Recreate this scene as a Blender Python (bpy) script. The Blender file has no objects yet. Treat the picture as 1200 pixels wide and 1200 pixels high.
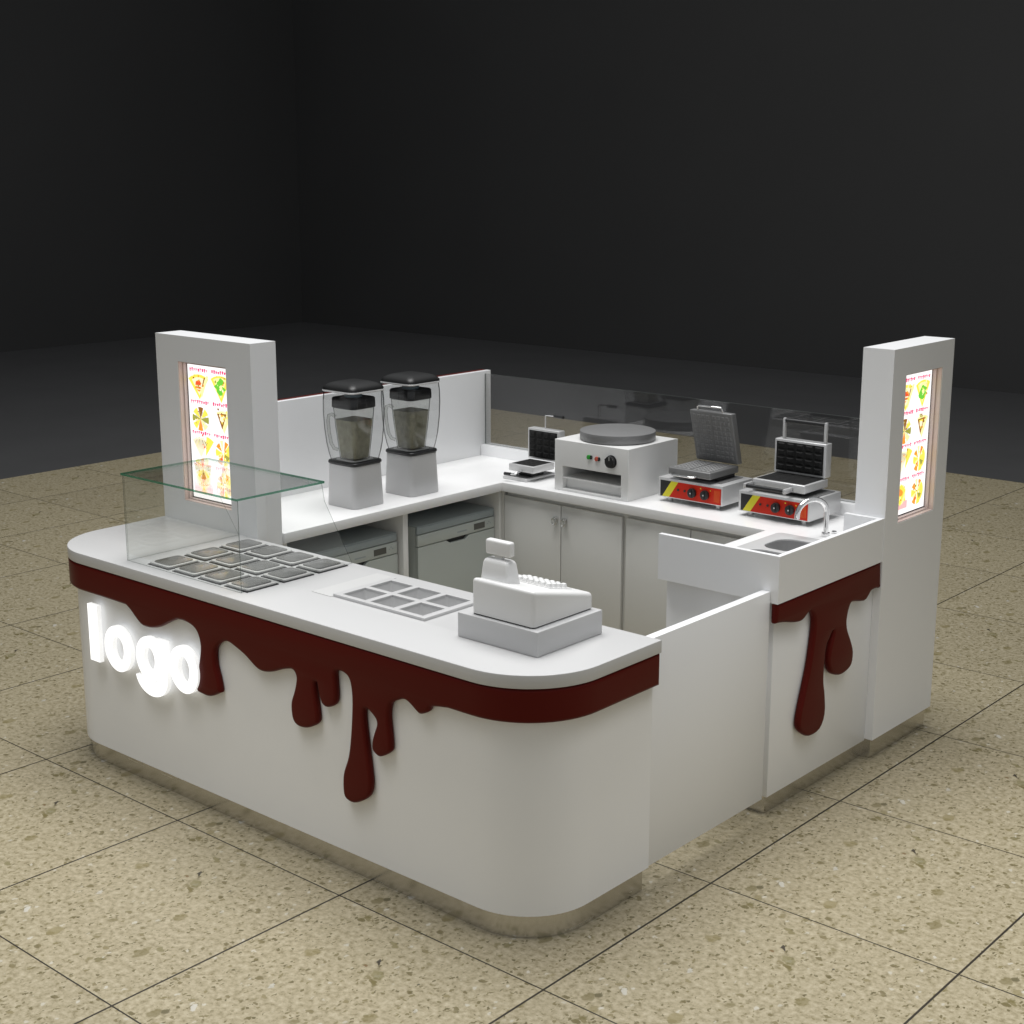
import bpy, bmesh, math, random
from mathutils import Vector, Matrix
R = math.radians
S = bpy.context.scene
C = S.collection

# ------------------------------------------------------------------ camera
cam_d = bpy.data.cameras.new('camera')
cam = bpy.data.objects.new('camera', cam_d); C.objects.link(cam)
cam_d.sensor_width = 36; cam_d.lens = 51.9; cam_d.clip_end = 200; cam_d.clip_start = .05
cam.location = (5.8311, -3.4062, 2.6621)
cam.rotation_euler = (R(90 - 13.0774), 0, R(131.0774 - 90))
S.camera = cam

# ------------------------------------------------------------------ world and lamps
W = bpy.data.worlds.new('World'); S.world = W; W.use_nodes = True
bg = W.node_tree.nodes['Background']
bg.inputs[0].default_value = (.93, .965, 1, 1); bg.inputs[1].default_value = .31

def area(name, loc, size, power, target=None, col=(1, .995, .985), sy=None, spread=180):
    d = bpy.data.lights.new(name, 'AREA'); d.energy = power; d.color = col
    d.shape = 'RECTANGLE'; d.size = size; d.size_y = sy or size; d.spread = R(spread)
    o = bpy.data.objects.new(name, d); C.objects.link(o); o.location = loc
    if target:
        o.rotation_euler = (Vector(target) - Vector(loc)).to_track_quat('-Z', 'Y').to_euler()
    return o
area('ceiling_lamp', (.8, 2.0, 10.0), 6.0, 1080)
area('ceiling_lamp', (1.3, -1.75, 4.6), 2.0, 33, spread=78)
area('ceiling_lamp', (4.85, 1.2, 4.6), 2.0, 33, spread=78)
S.view_settings.view_transform = 'Standard'; S.view_settings.look = 'None'
S.view_settings.exposure = 0; S.view_settings.gamma = 1
S.render.engine = 'CYCLES'
S.cycles.max_bounces = 10; S.cycles.transparent_max_bounces = 24
S.cycles.diffuse_bounces = 4; S.cycles.glossy_bounces = 5
S.cycles.sample_clamp_indirect = 4; S.cycles.caustics_reflective = False; S.cycles.caustics_refractive = False
S.cycles.use_denoising = True

# ------------------------------------------------------------------ materials
def newmat(name):
    m = bpy.data.materials.new(name); m.use_nodes = True
    return m, m.node_tree, m.node_tree.nodes['Principled BSDF']
def L(nt, a, b): nt.links.new(a, b)
def pbr(name, col, rough=.5, metal=0, bump=0, bscale=300, var=0, vscale=6, coat=0, spec=.5, rvar=0):
    m, nt, p = newmat(name)
    p.inputs['Base Color'].default_value = (*col, 1); p.inputs['Roughness'].default_value = rough
    p.inputs['Metallic'].default_value = metal; p.inputs['Coat Weight'].default_value = coat
    p.inputs['Specular IOR Level'].default_value = spec
    tc = nt.nodes.new('ShaderNodeTexCoord')
    if var or rvar:
        n = nt.nodes.new('ShaderNodeTexNoise'); n.inputs['Scale'].default_value = vscale; n.inputs['Detail'].default_value = 5
        L(nt, tc.outputs['Object'], n.inputs['Vector'])
        if var:
            mr = nt.nodes.new('ShaderNodeMapRange'); mr.inputs['From Min'].default_value = .3; mr.inputs['From Max'].default_value = .7
            mr.inputs['To Min'].default_value = 1 - var; mr.inputs['To Max'].default_value = 1 + var
            hs = nt.nodes.new('ShaderNodeHueSaturation'); hs.inputs['Color'].default_value = (*col, 1)
            L(nt, n.outputs['Fac'], mr.inputs['Value']); L(nt, mr.outputs[0], hs.inputs['Value'])
            L(nt, hs.outputs[0], p.inputs['Base Color'])
        if rvar:
            m2 = nt.nodes.new('ShaderNodeMapRange'); m2.inputs['To Min'].default_value = max(0, rough - rvar); m2.inputs['To Max'].default_value = rough + rvar
            L(nt, n.outputs['Fac'], m2.inputs['Value']); L(nt, m2.outputs[0], p.inputs['Roughness'])
    if bump:
        n = nt.nodes.new('ShaderNodeTexNoise'); n.inputs['Scale'].default_value = bscale; n.inputs['Detail'].default_value = 3
        b = nt.nodes.new('ShaderNodeBump'); b.inputs['Strength'].default_value = bump; b.inputs['Distance'].default_value = .001
        L(nt, tc.outputs['Object'], n.inputs['Vector']); L(nt, n.outputs['Fac'], b.inputs['Height']); L(nt, b.outputs[0], p.inputs['Normal'])
    return m
def emit(name, col, s):
    m, nt, p = newmat(name)
    p.inputs['Base Color'].default_value = (*[c * .5 for c in col], 1)
    p.inputs['Emission Color'].default_value = (*col, 1); p.inputs['Emission Strength'].default_value = s
    return m
def brushed(name, col, rough, sx, sy, sz):
    m, nt, p = newmat(name)
    tc = nt.nodes.new('ShaderNodeTexCoord'); mp = nt.nodes.new('ShaderNodeMapping'); mp.inputs['Scale'].default_value = (sx, sy, sz)
    n = nt.nodes.new('ShaderNodeTexNoise'); n.inputs['Scale'].default_value = 1; n.inputs['Detail'].default_value = 4
    L(nt, tc.outputs['Object'], mp.inputs[0]); L(nt, mp.outputs[0], n.inputs['Vector'])
    mr = nt.nodes.new('ShaderNodeMapRange'); mr.inputs['To Min'].default_value = rough - .1; mr.inputs['To Max'].default_value = rough + .12
    L(nt, n.outputs['Fac'], mr.inputs['Value']); L(nt, mr.outputs[0], p.inputs['Roughness'])
    b = nt.nodes.new('ShaderNodeBump'); b.inputs['Strength'].default_value = .12; b.inputs['Distance'].default_value = .001
    L(nt, n.outputs['Fac'], b.inputs['Height']); L(nt, b.outputs[0], p.inputs['Normal'])
    p.inputs['Base Color'].default_value = (*col, 1); p.inputs['Metallic'].default_value = 1
    return m
def glass(name, tint=(.97, .976, .97), ior=1.45, gl=1.0):
    m, nt, p = newmat(name); nt.nodes.remove(p)
    out = nt.nodes['Material Output']
    t = nt.nodes.new('ShaderNodeBsdfTransparent'); t.inputs[0].default_value = (*tint, 1)
    g = nt.nodes.new('ShaderNodeBsdfGlossy'); g.inputs['Roughness'].default_value = 0; g.inputs[0].default_value = (gl, gl, gl, 1)
    f = nt.nodes.new('ShaderNodeFresnel')
    ge = nt.nodes.new('ShaderNodeNewGeometry'); io = nt.nodes.new('ShaderNodeMapRange')   # a thin sheet: no total reflection on the way out
    io.inputs['To Min'].default_value = ior; io.inputs['To Max'].default_value = 1 / ior
    L(nt, ge.outputs['Backfacing'], io.inputs['Value']); L(nt, io.outputs[0], f.inputs[0])
    x = nt.nodes.new('ShaderNodeMixShader')
    L(nt, f.outputs[0], x.inputs[0]); L(nt, t.outputs[0], x.inputs[1]); L(nt, g.outputs[0], x.inputs[2]); L(nt, x.outputs[0], out.inputs[0])
    return m
def shell(name, tint, edge, ior=1.45, lo=.42, hi=.72):
    m = glass(name, tint, ior); nt = m.node_tree
    t = next(n for n in nt.nodes if n.type == 'BSDF_TRANSPARENT')
    lw = nt.nodes.new('ShaderNodeLayerWeight'); lw.inputs['Blend'].default_value = .5
    cr = nt.nodes.new('ShaderNodeValToRGB'); e = cr.color_ramp.elements
    e[0].position = lo; e[0].color = (*tint, 1); e[1].position = hi; e[1].color = (*edge, 1)
    L(nt, lw.outputs['Facing'], cr.inputs[0]); L(nt, cr.outputs[0], t.inputs[0])
    return m
def glass_edge(name, col=(.05, .24, .15), tint=(.35, .66, .50), f=.55):
    m, nt, p = newmat(name); nt.nodes.remove(p)
    out = nt.nodes['Material Output']
    t = nt.nodes.new('ShaderNodeBsdfTransparent'); t.inputs[0].default_value = (*tint, 1)
    g = nt.nodes.new('ShaderNodeBsdfPrincipled'); g.inputs['Base Color'].default_value = (*col, 1); g.inputs['Roughness'].default_value = .1
    x = nt.nodes.new('ShaderNodeMixShader'); x.inputs[0].default_value = f
    L(nt, t.outputs[0], x.inputs[1]); L(nt, g.outputs[0], x.inputs[2]); L(nt, x.outputs[0], out.inputs[0])
    return m

M = {}
M['white'] = pbr('white_laminate', (.82, .825, .835), .30, bump=.03, bscale=220, var=.01, vscale=1.5)
M['top'] = pbr('worktop_dimmed', (.53, .53, .53), .30, bump=.02, bscale=260)  # one worktop white, darkened here for the weaker light at the front
M['top_back'] = pbr('worktop_lit', (.80, .80, .80), .30, bump=.02, bscale=260)  # same white, lightened in colour for the stronger light at the back
M['choc'] = pbr('chocolate_gloss', (.082, .0068, .0045), .34, bump=.05, bscale=40, rvar=.06, spec=.09)
M['steel'] = brushed('brushed_steel', (.70, .68, .64), .22, 2.2, 2.2, 40)
M['steel_x'] = pbr('satin_steel', (.60, .60, .60), .36, metal=.45, bump=.05, bscale=300)
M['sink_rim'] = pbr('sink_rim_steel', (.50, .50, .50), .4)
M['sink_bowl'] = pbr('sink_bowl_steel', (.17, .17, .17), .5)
M['chrome'] = pbr('chrome', (.78, .78, .78), .12, metal=1)
M['appl'] = pbr('appliance_white', (.72, .72, .71), .3, bump=.03, bscale=200, rvar=.05)
M['register'] = pbr('register_plastic', (.74, .74, .735), .42, bump=.08, bscale=500)
M['drawer_lt'] = pbr('cover_plate_white', (.58, .58, .575), .3)
M['drawer'] = pbr('drawer_grey', (.52, .52, .52), .45, bump=.06, bscale=500)
M['blender_base'] = pbr('blender_base_plastic', (.52, .52, .52), .3, bump=.03, bscale=200)
M['splash'] = pbr('splash_laminate', (.70, .705, .71), .30, bump=.03, bscale=220)
M['black'] = pbr('black_plastic', (.012, .012, .013), .38, bump=.05, bscale=400)
M['lid_black'] = pbr('matte_black_lid', (.008, .008, .008), .42, spec=.4, bump=.2, bscale=40)
M['iron'] = pbr('cast_iron', (.008, .008, .008), .6, bump=.1, bscale=500, spec=.25)
M['greyiron'] = pbr('grey_baking_plate', (.20, .20, .20), .42, metal=.35, bump=.08, bscale=500)
M['disk'] = pbr('griddle_disc', (.20, .20, .20), .45, metal=.25, bump=.1, bscale=120, rvar=.08, vscale=30)
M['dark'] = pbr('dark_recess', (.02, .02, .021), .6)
M['dish'] = pbr('dishwasher_grey', (.50, .54, .52), .36, bump=.03, bscale=260, rvar=.05)
M['dishtop'] = pbr('dishwasher_top', (.34, .39, .41), .3)
M['lcd'] = pbr('display_grey', (.10, .10, .09), .2)
M['red'] = pbr('red_panel', (.50, .022, .008), .4, bump=.04, spec=.2)
M['yellow'] = pbr('yellow_stripe', (.62, .56, .02), .35)
M['orange'] = pbr('orange_print', (.75, .22, .03), .4)
M['green_lamp'] = pbr('green_button', (.02, .35, .03), .3)
M['red_lamp'] = pbr('red_button', (.55, .10, .06), .3)
M['pan_lid'] = pbr('smoky_lid', (.135, .135, .13), .22, var=.12, vscale=14)
M['pan_rim'] = pbr('pan_rim', (.50, .50, .49), .3)
M['tub'] = pbr('tub_plastic', (.56, .56, .56), .35)
M['reveal'] = pbr('pink_reveal', (.66, .56, .53), .45, bump=.04)
M['carcass'] = pbr('carcass_white', (.66, .66, .64), .42, bump=.03)
M['liquid'] = pbr('olive_smoothie', (.36, .34, .235), .5, var=.2, vscale=40)
M['blue'] = pbr('blue_cap', (.30, .42, .48), .35)
M['glass'] = glass('clear_glass')
M['glass_back'] = glass('smoked_screen_glass', (.86, .86, .86), 1.55)
M['jar_glass'] = shell('jar_glass', (.88, .885, .87), (.06, .065, .06), 1.5)
M['handle_glass'] = shell('handle_glass', (.88, .885, .87), (.05, .05, .05), 1.5, .30, .62)
M['cover_glass'] = shell('cover_plastic', (.91, .915, .915), (.03, .032, .032), 1.5)
M['rim_clear'] = pbr('cover_rim_plastic', (.62, .62, .62), .2)
M['gedge'] = glass_edge('green_glass_edge')
M['gseam'] = glass_edge('grey_glass_edge', (.16, .18, .17), (.72, .76, .74), .35)
M['logo'] = emit('lit_letter', (1, 1, .985), 1.2)
M['logo_back'] = emit('letter_back', (1, 1, .985), .70)
M['logo_side'] = emit('letter_return', (1, 1, .985), .68)
M['screen'] = emit('screen_white', (1, .975, .97), 1.05)
def sc(n, c): M[n] = emit('screen_' + n, c, 1.0)
for n, c in {'s_yellow': (1, .80, .10), 's_lemon': (1, .95, .42), 's_orange': (1, .33, .04), 's_red': (.85, .10, .03), 's_green': (.16, .62, .05), 's_brown': (.30, .12, .02),
             's_olive': (.36, .36, .06), 's_cream': (1, .90, .62), 's_pink': (1, .50, .50), 's_text': (.80, .03, .16), 's_grey': (.55, .58, .62), 's_dark': (.06, .05, .03)}.items(): sc(n, c)

# tiled stone floor: one slab pattern repeated on every tile, thin dark joints
def floor_mat():
    m, nt, p = newmat('stone_tile')
    N = nt.nodes.new
    tc = N('ShaderNodeTexCoord')
    fr = N('ShaderNodeVectorMath'); fr.operation = 'FRACTION'; L(nt, tc.outputs['Object'], fr.inputs[0])
    fl = N('ShaderNodeVectorMath'); fl.operation = 'FLOOR'; L(nt, tc.outputs['Object'], fl.inputs[0])
    wn = N('ShaderNodeTexWhiteNoise'); wn.noise_dimensions = '2D'; L(nt, fl.outputs[0], wn.inputs['Vector'])
    # matrix: even beige with soft fine mottling
    n1 = N('ShaderNodeTexNoise'); n1.inputs['Scale'].default_value = 42; n1.inputs['Detail'].default_value = 7; n1.inputs['Roughness'].default_value = .7
    L(nt, fr.outputs[0], n1.inputs['Vector'])
    r1 = N('ShaderNodeValToRGB'); cr = r1.color_ramp
    cr.elements[0].position = .33; cr.elements[0].color = (.160, .134, .074, 1)
    cr.elements[1].position = .70; cr.elements[1].color = (.385, .340, .245, 1)
    e = cr.elements.new(.47); e.color = (.268, .232, .150, 1)
    L(nt, n1.outputs['Fac'], r1.inputs[0])
    wob = N('ShaderNodeTexNoise'); wob.inputs['Scale'].default_value = 48; wob.inputs['Detail'].default_value = 3; L(nt, fr.outputs[0], wob.inputs['Vector'])
    ws = N('ShaderNodeVectorMath'); ws.operation = 'SUBTRACT'; ws.inputs[1].default_value = (.5, .5, .5); L(nt, wob.outputs['Color'], ws.inputs[0])
    wm = N('ShaderNodeVectorMath'); wm.operation = 'SCALE'; wm.inputs['Scale'].default_value = .030; L(nt, ws.outputs[0], wm.inputs[0])
    wa = N('ShaderNodeVectorMath'); wa.operation = 'ADD'; L(nt, fr.outputs[0], wa.inputs[0]); L(nt, wm.outputs[0], wa.inputs[1])
    def chips(scale, thr, big, stretch=(1, 1, 1), rot=0):
        mp = N('ShaderNodeMapping'); mp.inputs['Scale'].default_value = stretch; mp.inputs['Rotation'].default_value = (0, 0, rot); L(nt, wa.outputs[0], mp.inputs[0])
        v = N('ShaderNodeTexVoronoi'); v.inputs['Scale'].default_value = scale; v.inputs['Randomness'].default_value = 1
        L(nt, mp.outputs[0], v.inputs['Vector'])
        sp = N('ShaderNodeSeparateColor'); L(nt, v.outputs['Color'], sp.inputs[0])
        mr = N('ShaderNodeMapRange'); mr.inputs['From Min'].default_value = thr; mr.inputs['From Max'].default_value = 1; mr.inputs['To Min'].default_value = .08; mr.inputs['To Max'].default_value = big
        mr.clamp = False
        L(nt, sp.outputs[0], mr.inputs['Value'])
        lt = N('ShaderNodeMath'); lt.operation = 'SUBTRACT'; L(nt, mr.outputs[0], lt.inputs[0]); L(nt, v.outputs['Distance'], lt.inputs[1])
        ss = N('ShaderNodeMapRange'); ss.inputs['From Min'].default_value = 0; ss.inputs['From Max'].default_value = .09; L(nt, lt.outputs[0], ss.inputs['Value'])
        return ss.outputs[0], sp.outputs[1]
    col = r1.outputs[0]
    def over(fac, tone, c0, c1, amt, base):
        cm = N('ShaderNodeMix'); cm.data_type = 'RGBA'; cm.inputs[6].default_value = (*c0, 1); cm.inputs[7].default_value = (*c1, 1)
        if tone is not None: L(nt, tone, cm.inputs[0])
        else: cm.inputs[0].default_value = 0
        mm = N('ShaderNodeMath'); mm.operation = 'MULTIPLY'; mm.inputs[1].default_value = amt; L(nt, fac, mm.inputs[0])
        mx = N('ShaderNodeMix'); mx.data_type = 'RGBA'; L(nt, mm.outputs[0], mx.inputs[0]); L(nt, base, mx.inputs[6]); L(nt, cm.outputs[2], mx.inputs[7])
        return mx.outputs[2]
    f, t = chips(72, .50, .50, (1, .55, 1), .6); col = over(f, t, (.070, .056, .020), (.165, .138, .066), .88, col)
    f, t = chips(36, .62, .46, (.7, 1, 1), .3); col = over(f, t, (.080, .063, .022), (.18, .150, .076), .86, col)
    f, t = chips(38, .86, .36, (1, .7, 1), 1.2); col = over(f, t, (.40, .38, .32), (.48, .46, .41), .60, col)
    f, t = chips(15, .74, .44, (1, .75, 1), .2); col = over(f, t, (.11, .09, .034), (.19, .158, .075), .68, col)
    # the few large stones every slab of this print carries
    for cu, cv, ru, rv, ang, c_, amt in ((.519, .70, .036, .022, .5, (0.155, 0.136, 0.062), .75), (.537, .661, .030, .011, .4, (0.118, 0.096, 0.034), .85), (.462, .762, .026, .006, .9, (0.019, 0.015, 0.012), .9),
                                       (.445, .719, .013, .010, 0, (0.130, 0.074, 0.031), .8), (.419, .878, .026, .014, .3, (0.149, 0.127, 0.056), .8), (.21, .95, .024, .012, .5, (0.124, 0.102, 0.037), .8),
                                       (.16, .098, .016, .018, .2, (0.081, 0.068, 0.031), .85), (.211, .169, .026, .012, 1.0, (0.446, 0.434, 0.397), .7), (.663, .753, .007, .007, 0, (0.037, 0.034, 0.025), .8), (.82, .32, .022, .012, .4, (0.136, 0.118, 0.050), .7), (.30, .42, .020, .010, 1.1, (0.434, 0.422, 0.384), .6), (.72, .14, .014, .020, .3, (0.124, 0.105, 0.043), .7)):
        su = N('ShaderNodeVectorMath'); su.operation = 'SUBTRACT'; su.inputs[1].default_value = (cu, cv, 0); L(nt, wa.outputs[0], su.inputs[0])
        ro = N('ShaderNodeVectorRotate'); ro.rotation_type = 'Z_AXIS'; ro.inputs['Angle'].default_value = ang; L(nt, su.outputs[0], ro.inputs['Vector'])
        mu = N('ShaderNodeVectorMath'); mu.operation = 'MULTIPLY'; mu.inputs[1].default_value = (1 / ru, 1 / rv, 0); L(nt, ro.outputs[0], mu.inputs[0])
        le = N('ShaderNodeVectorMath'); le.operation = 'LENGTH'; L(nt, mu.outputs[0], le.inputs[0])
        ss = N('ShaderNodeMapRange'); ss.inputs['From Min'].default_value = 1.05; ss.inputs['From Max'].default_value = .75; L(nt, le.outputs['Value'], ss.inputs['Value'])
        col = over(ss.outputs[0], None, c_, c_, amt, col)
    # per tile tone
    hs = N('ShaderNodeHueSaturation'); mr = N('ShaderNodeMapRange'); mr.inputs['To Min'].default_value = .95; mr.inputs['To Max'].default_value = 1.05
    L(nt, wn.outputs['Value'], mr.inputs['Value']); L(nt, mr.outputs[0], hs.inputs['Value']); L(nt, col, hs.inputs['Color'])
    # joints
    sx = N('ShaderNodeSeparateXYZ'); L(nt, fr.outputs[0], sx.inputs[0])
    def joint(s, w):
        a = N('ShaderNodeMath'); a.operation = 'SUBTRACT'; a.inputs[1].default_value = .5; L(nt, s, a.inputs[0])
        b = N('ShaderNodeMath'); b.operation = 'ABSOLUTE'; L(nt, a.outputs[0], b.inputs[0])
        c = N('ShaderNodeMath'); c.operation = 'GREATER_THAN'; c.inputs[1].default_value = .5 - w; L(nt, b.outputs[0], c.inputs[0])
        return c.outputs[0]
    jx = joint(sx.outputs[0], .0042); jy = joint(sx.outputs[1], .0030)
    jm = N('ShaderNodeMath'); jm.operation = 'MAXIMUM'; L(nt, jx, jm.inputs[0]); L(nt, jy, jm.inputs[1])
    mx = N('ShaderNodeMix'); mx.data_type = 'RGBA'; L(nt, jm.outputs[0], mx.inputs[0]); L(nt, hs.outputs[0], mx.inputs[6]); mx.inputs[7].default_value = (.022, .018, .012, 1)
    L(nt, mx.outputs[2], p.inputs['Base Color'])
    rr = N('ShaderNodeMapRange'); rr.inputs['To Min'].default_value = .34; rr.inputs['To Max'].default_value = .52; L(nt, n1.outputs['Fac'], rr.inputs['Value']); L(nt, rr.outputs[0], p.inputs['Roughness'])
    b = N('ShaderNodeBump'); b.inputs['Strength'].default_value = .5; b.inputs['Distance'].default_value = .002; b.invert = True
    L(nt, jm.outputs[0], b.inputs['Height']); L(nt, b.outputs[0], p.inputs['Normal'])
    p.inputs['Specular IOR Level'].default_value = .35
    return m
M['tile'] = floor_mat()
M['ground'] = pbr('dark_floor', (.046, .046, .047), .7, var=.06, vscale=1.2, bump=.1, bscale=60)
M['wall'] = pbr('dark_wall', (.029, .029, .029), .85, var=.05, vscale=.5)

# ------------------------------------------------------------------ mesh builder
ORG = {}
class MB:
    def __init__(s): s.bm = bmesh.new()
    def box(s, x0, x1, y0, y1, z0, z1, bev=0, seg=2, mat=0):
        n0 = len(s.bm.verts)
        r = bmesh.ops.create_cube(s.bm, size=1)
        vs = r['verts']
        for v in vs:
            v.co = Vector(((x0 + x1) / 2 + v.co.x * (x1 - x0), (y0 + y1) / 2 + v.co.y * (y1 - y0), (z0 + z1) / 2 + v.co.z * (z1 - z0)))
        fs = {f for v in vs for f in v.link_faces}
        for f in fs: f.material_index = mat
        if bev:
            es = list({e for v in vs for e in v.link_edges})
            bmesh.ops.bevel(s.bm, geom=es, offset=bev, segments=seg, profile=.5, affect='EDGES', clamp_overlap=True)
        return s
    def prism(s, poly, a0, a1, axis=2, mat=0, bev=0):
        """closed polygon extruded along an axis; poly gives the two other coordinates in order"""
        def P(u, v, w):
            return Vector((u, v, w)) if axis == 2 else Vector((u, w, v)) if axis == 1 else Vector((w, u, v))
        lo = [s.bm.verts.new(P(u, v, a0)) for u, v in poly]; hi = [s.bm.verts.new(P(u, v, a1)) for u, v in poly]
        n = len(poly); fs = [s.bm.faces.new(lo), s.bm.faces.new(hi)]
        for i in range(n): fs.append(s.bm.faces.new((lo[i], lo[(i + 1) % n], hi[(i + 1) % n], hi[i])))
        for f in fs: f.material_index = mat
        bmesh.ops.recalc_face_normals(s.bm, faces=fs)
        if bev:
            es = [e for e in {e for f in fs[:2] for e in f.edges}]
            bmesh.ops.bevel(s.bm, geom=es, offset=bev, segments=2, profile=.5, affect='EDGES', clamp_overlap=True)
        return s
    def ring(s, outer, inner, z0, z1, mat=0):
        n = len(outer); V = lambda l, z: [s.bm.verts.new((u, v, z)) for u, v in l]
        a, b, c, d = V(outer, z0), V(outer, z1), V(inner, z0), V(inner, z1); fs = []
        for i in range(n):
            j = (i + 1) % n
            for q in ((a[i], a[j], b[j], b[i]), (c[j], c[i], d[i], d[j]), (b[i], b[j], d[j], d[i]), (a[j], a[i], c[i], c[j])):
                fs.append(s.bm.faces.new(q))
        for f in fs: f.material_index = mat
        bmesh.ops.recalc_face_normals(s.bm, faces=fs)
        return s
    def cyl(s, c, r, h, axis=2, seg=32, bev=0, mat=0, r2=None):
        r2 = r if r2 is None else r2
        res = bmesh.ops.create_cone(s.bm, cap_ends=True, segments=seg, radius1=r, radius2=r2, depth=h)
        vs = res['verts']
        rot = Matrix.Identity(3) if axis == 2 else Matrix.Rotation(R(90), 3, 'X') if axis == 1 else Matrix.Rotation(R(90), 3, 'Y')
        fs = {f for v in vs for f in v.link_faces}
        for f in fs: f.material_index = mat
        for v in vs: v.co = rot @ v.co + Vector(c)
        if bev:
            es = [e for e in {e for v in vs for e in v.link_edges} if any(len(f.verts) > 4 for f in e.link_faces)]
            bmesh.ops.bevel(s.bm, geom=es, offset=bev, segments=2, profile=.5, affect='EDGES')
        return s
    def tube(s, pts, r, seg=12, mat=0, caps=True):
        pts = [Vector(p) for p in pts]; rings = []
        up = None
        for i, p in enumerate(pts):
            t = (pts[min(i + 1, len(pts) - 1)] - pts[max(i - 1, 0)]).normalized()
            if up is None:
                up = Vector((0, 0, 1)) if abs(t.z) < .9 else Vector((1, 0, 0))
            a = t.cross(up).normalized(); b = a.cross(t).normalized(); up = b
            rr = r[i] if isinstance(r, (list, tuple)) else r
            rings.append([s.bm.verts.new(p + rr * (math.cos(2 * math.pi * k / seg) * a + math.sin(2 * math.pi * k / seg) * b)) for k in range(seg)])
        fs = []
        for A, B in zip(rings, rings[1:]):
            for k in range(seg): fs.append(s.bm.faces.new((A[k], A[(k + 1) % seg], B[(k + 1) % seg], B[k])))
        if caps: fs.append(s.bm.faces.new(rings[0])); fs.append(s.bm.faces.new(rings[-1]))
        for f in fs: f.material_index = mat
        bmesh.ops.recalc_face_normals(s.bm, faces=fs)
        return s
    def loft(s, secs, mat=0, cap0=True, cap1=True):
        """secs: list of loops of 3D points"""
        rings = [[s.bm.verts.new(p) for p in sec] for sec in secs]; n = len(rings[0]); fs = []
        for A, B in zip(rings, rings[1:]):
            for k in range(n): fs.append(s.bm.faces.new((A[k], A[(k + 1) % n], B[(k + 1) % n], B[k])))
        if cap0: fs.append(s.bm.faces.new(rings[0]))
        if cap1: fs.append(s.bm.faces.new(rings[-1]))
        for f in fs: f.material_index = mat
        bmesh.ops.recalc_face_normals(s.bm, faces=fs)
        return s
    def poly(s, pts, mat=0):
        f = s.bm.faces.new([s.bm.verts.new(p) for p in pts]); f.material_index = mat; return s
    def build(s, name, mats, parent=None, org=None, smooth=30):
        me = bpy.data.meshes.new(name)
        o_ = Vector(org) if org is not None else (ORG[parent.name] if parent else Vector((0, 0, 0)))
        for v in s.bm.verts: v.co -= o_
        s.bm.to_mesh(me); s.bm.free()
        for m in (mats if isinstance(mats, (list, tuple)) else [mats]): me.materials.append(M[m])
        if smooth:
            for p in me.polygons: p.use_smooth = True
            me.set_sharp_from_angle(angle=R(smooth))
        ob = bpy.data.objects.new(name, me); C.objects.link(ob)
        if parent: ob.parent = parent
        else: ob.location = o_
        ORG[ob.name] = o_
        return ob
def tag(o, label, cat, group=None, kind=None):
    if label: o['label'] = label
    if cat: o['category'] = cat
    if group: o['group'] = group
    if kind: o['kind'] = kind
    return o
def thing(name, label, cat, loc, group=None):
    o = bpy.data.objects.new(name, None); C.objects.link(o); o.location = loc; o.empty_display_size = .1
    ORG[o.name] = Vector(loc)
    return tag(o, label, cat, group)
def dup(root, loc, label):
    def rec(o, par):
        c = o.copy(); C.objects.link(c)
        if par: c.parent = par
        for ch in o.children: rec(ch, c)
        return c
    r = rec(root, None); r.location = loc; r['label'] = label
    return r
def struct(mb, name, mat): return tag(mb.build(name, mat), None, None, kind='structure')

def curve_mesh(loops, depth, bev=0, res=3, cyclic=True):
    """filled planar outline (holes allowed) in XY, extruded +-depth/2 in Z; returns a bmesh"""
    cu = bpy.data.curves.new('tmp', 'CURVE'); cu.dimensions = '2D'; cu.fill_mode = 'BOTH'
    for lp in loops:
        sp = cu.splines.new('POLY'); sp.points.add(len(lp) - 1); sp.use_cyclic_u = True
        for i, (x, y) in enumerate(lp): sp.points[i].co = (x, y, 0, 1)
    cu.extrude = depth / 2 - bev; cu.bevel_depth = bev; cu.bevel_resolution = res; cu.offset = -bev
    ob = bpy.data.objects.new('tmp', cu); C.objects.link(ob)
    bpy.context.view_layer.update()
    dg = bpy.context.evaluated_depsgraph_get()
    me = bpy.data.meshes.new_from_object(ob.evaluated_get(dg))
    bm = bmesh.new(); bm.from_mesh(me)
    bpy.data.objects.remove(ob); bpy.data.curves.remove(cu); bpy.data.meshes.remove(me)
    bmesh.ops.remove_doubles(bm, verts=bm.verts, dist=1e-5)
    bmesh.ops.recalc_face_normals(bm, faces=bm.faces)
    return bm
def smooth_loop(pts, closed=False, n=4):
    """Catmull-Rom through the points"""
    out = []; m = len(pts)
    for i in range(m if closed else m - 1):
        p0 = pts[(i - 1) % m] if closed or i > 0 else pts[0]; p1 = pts[i]; p2 = pts[(i + 1) % m]
        p3 = pts[(i + 2) % m] if closed or i + 2 < m else pts[-1]
        for k in range(n):
            t = k / n
            out.append(tuple(.5 * ((2 * b) + (-a + c) * t + (2 * a - 5 * b + 4 * c - d) * t * t + (-a + 3 * b - 3 * c + d) * t ** 3) for a, b, c, d in zip(p0, p1, p2, p3)))
    if not closed: out.append(pts[-1])
    return out
def rrect(x0, x1, y0, y1, r, n=6):
    P = []
    for cx, cy, a0 in ((x1 - r, y1 - r, 0), (x0 + r, y1 - r, 90), (x0 + r, y0 + r, 180), (x1 - r, y0 + r, 270)):
        for k in range(n + 1):
            a = R(a0 + 90 * k / n); P.append((cx + r * math.cos(a), cy + r * math.sin(a)))
    return P

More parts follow.
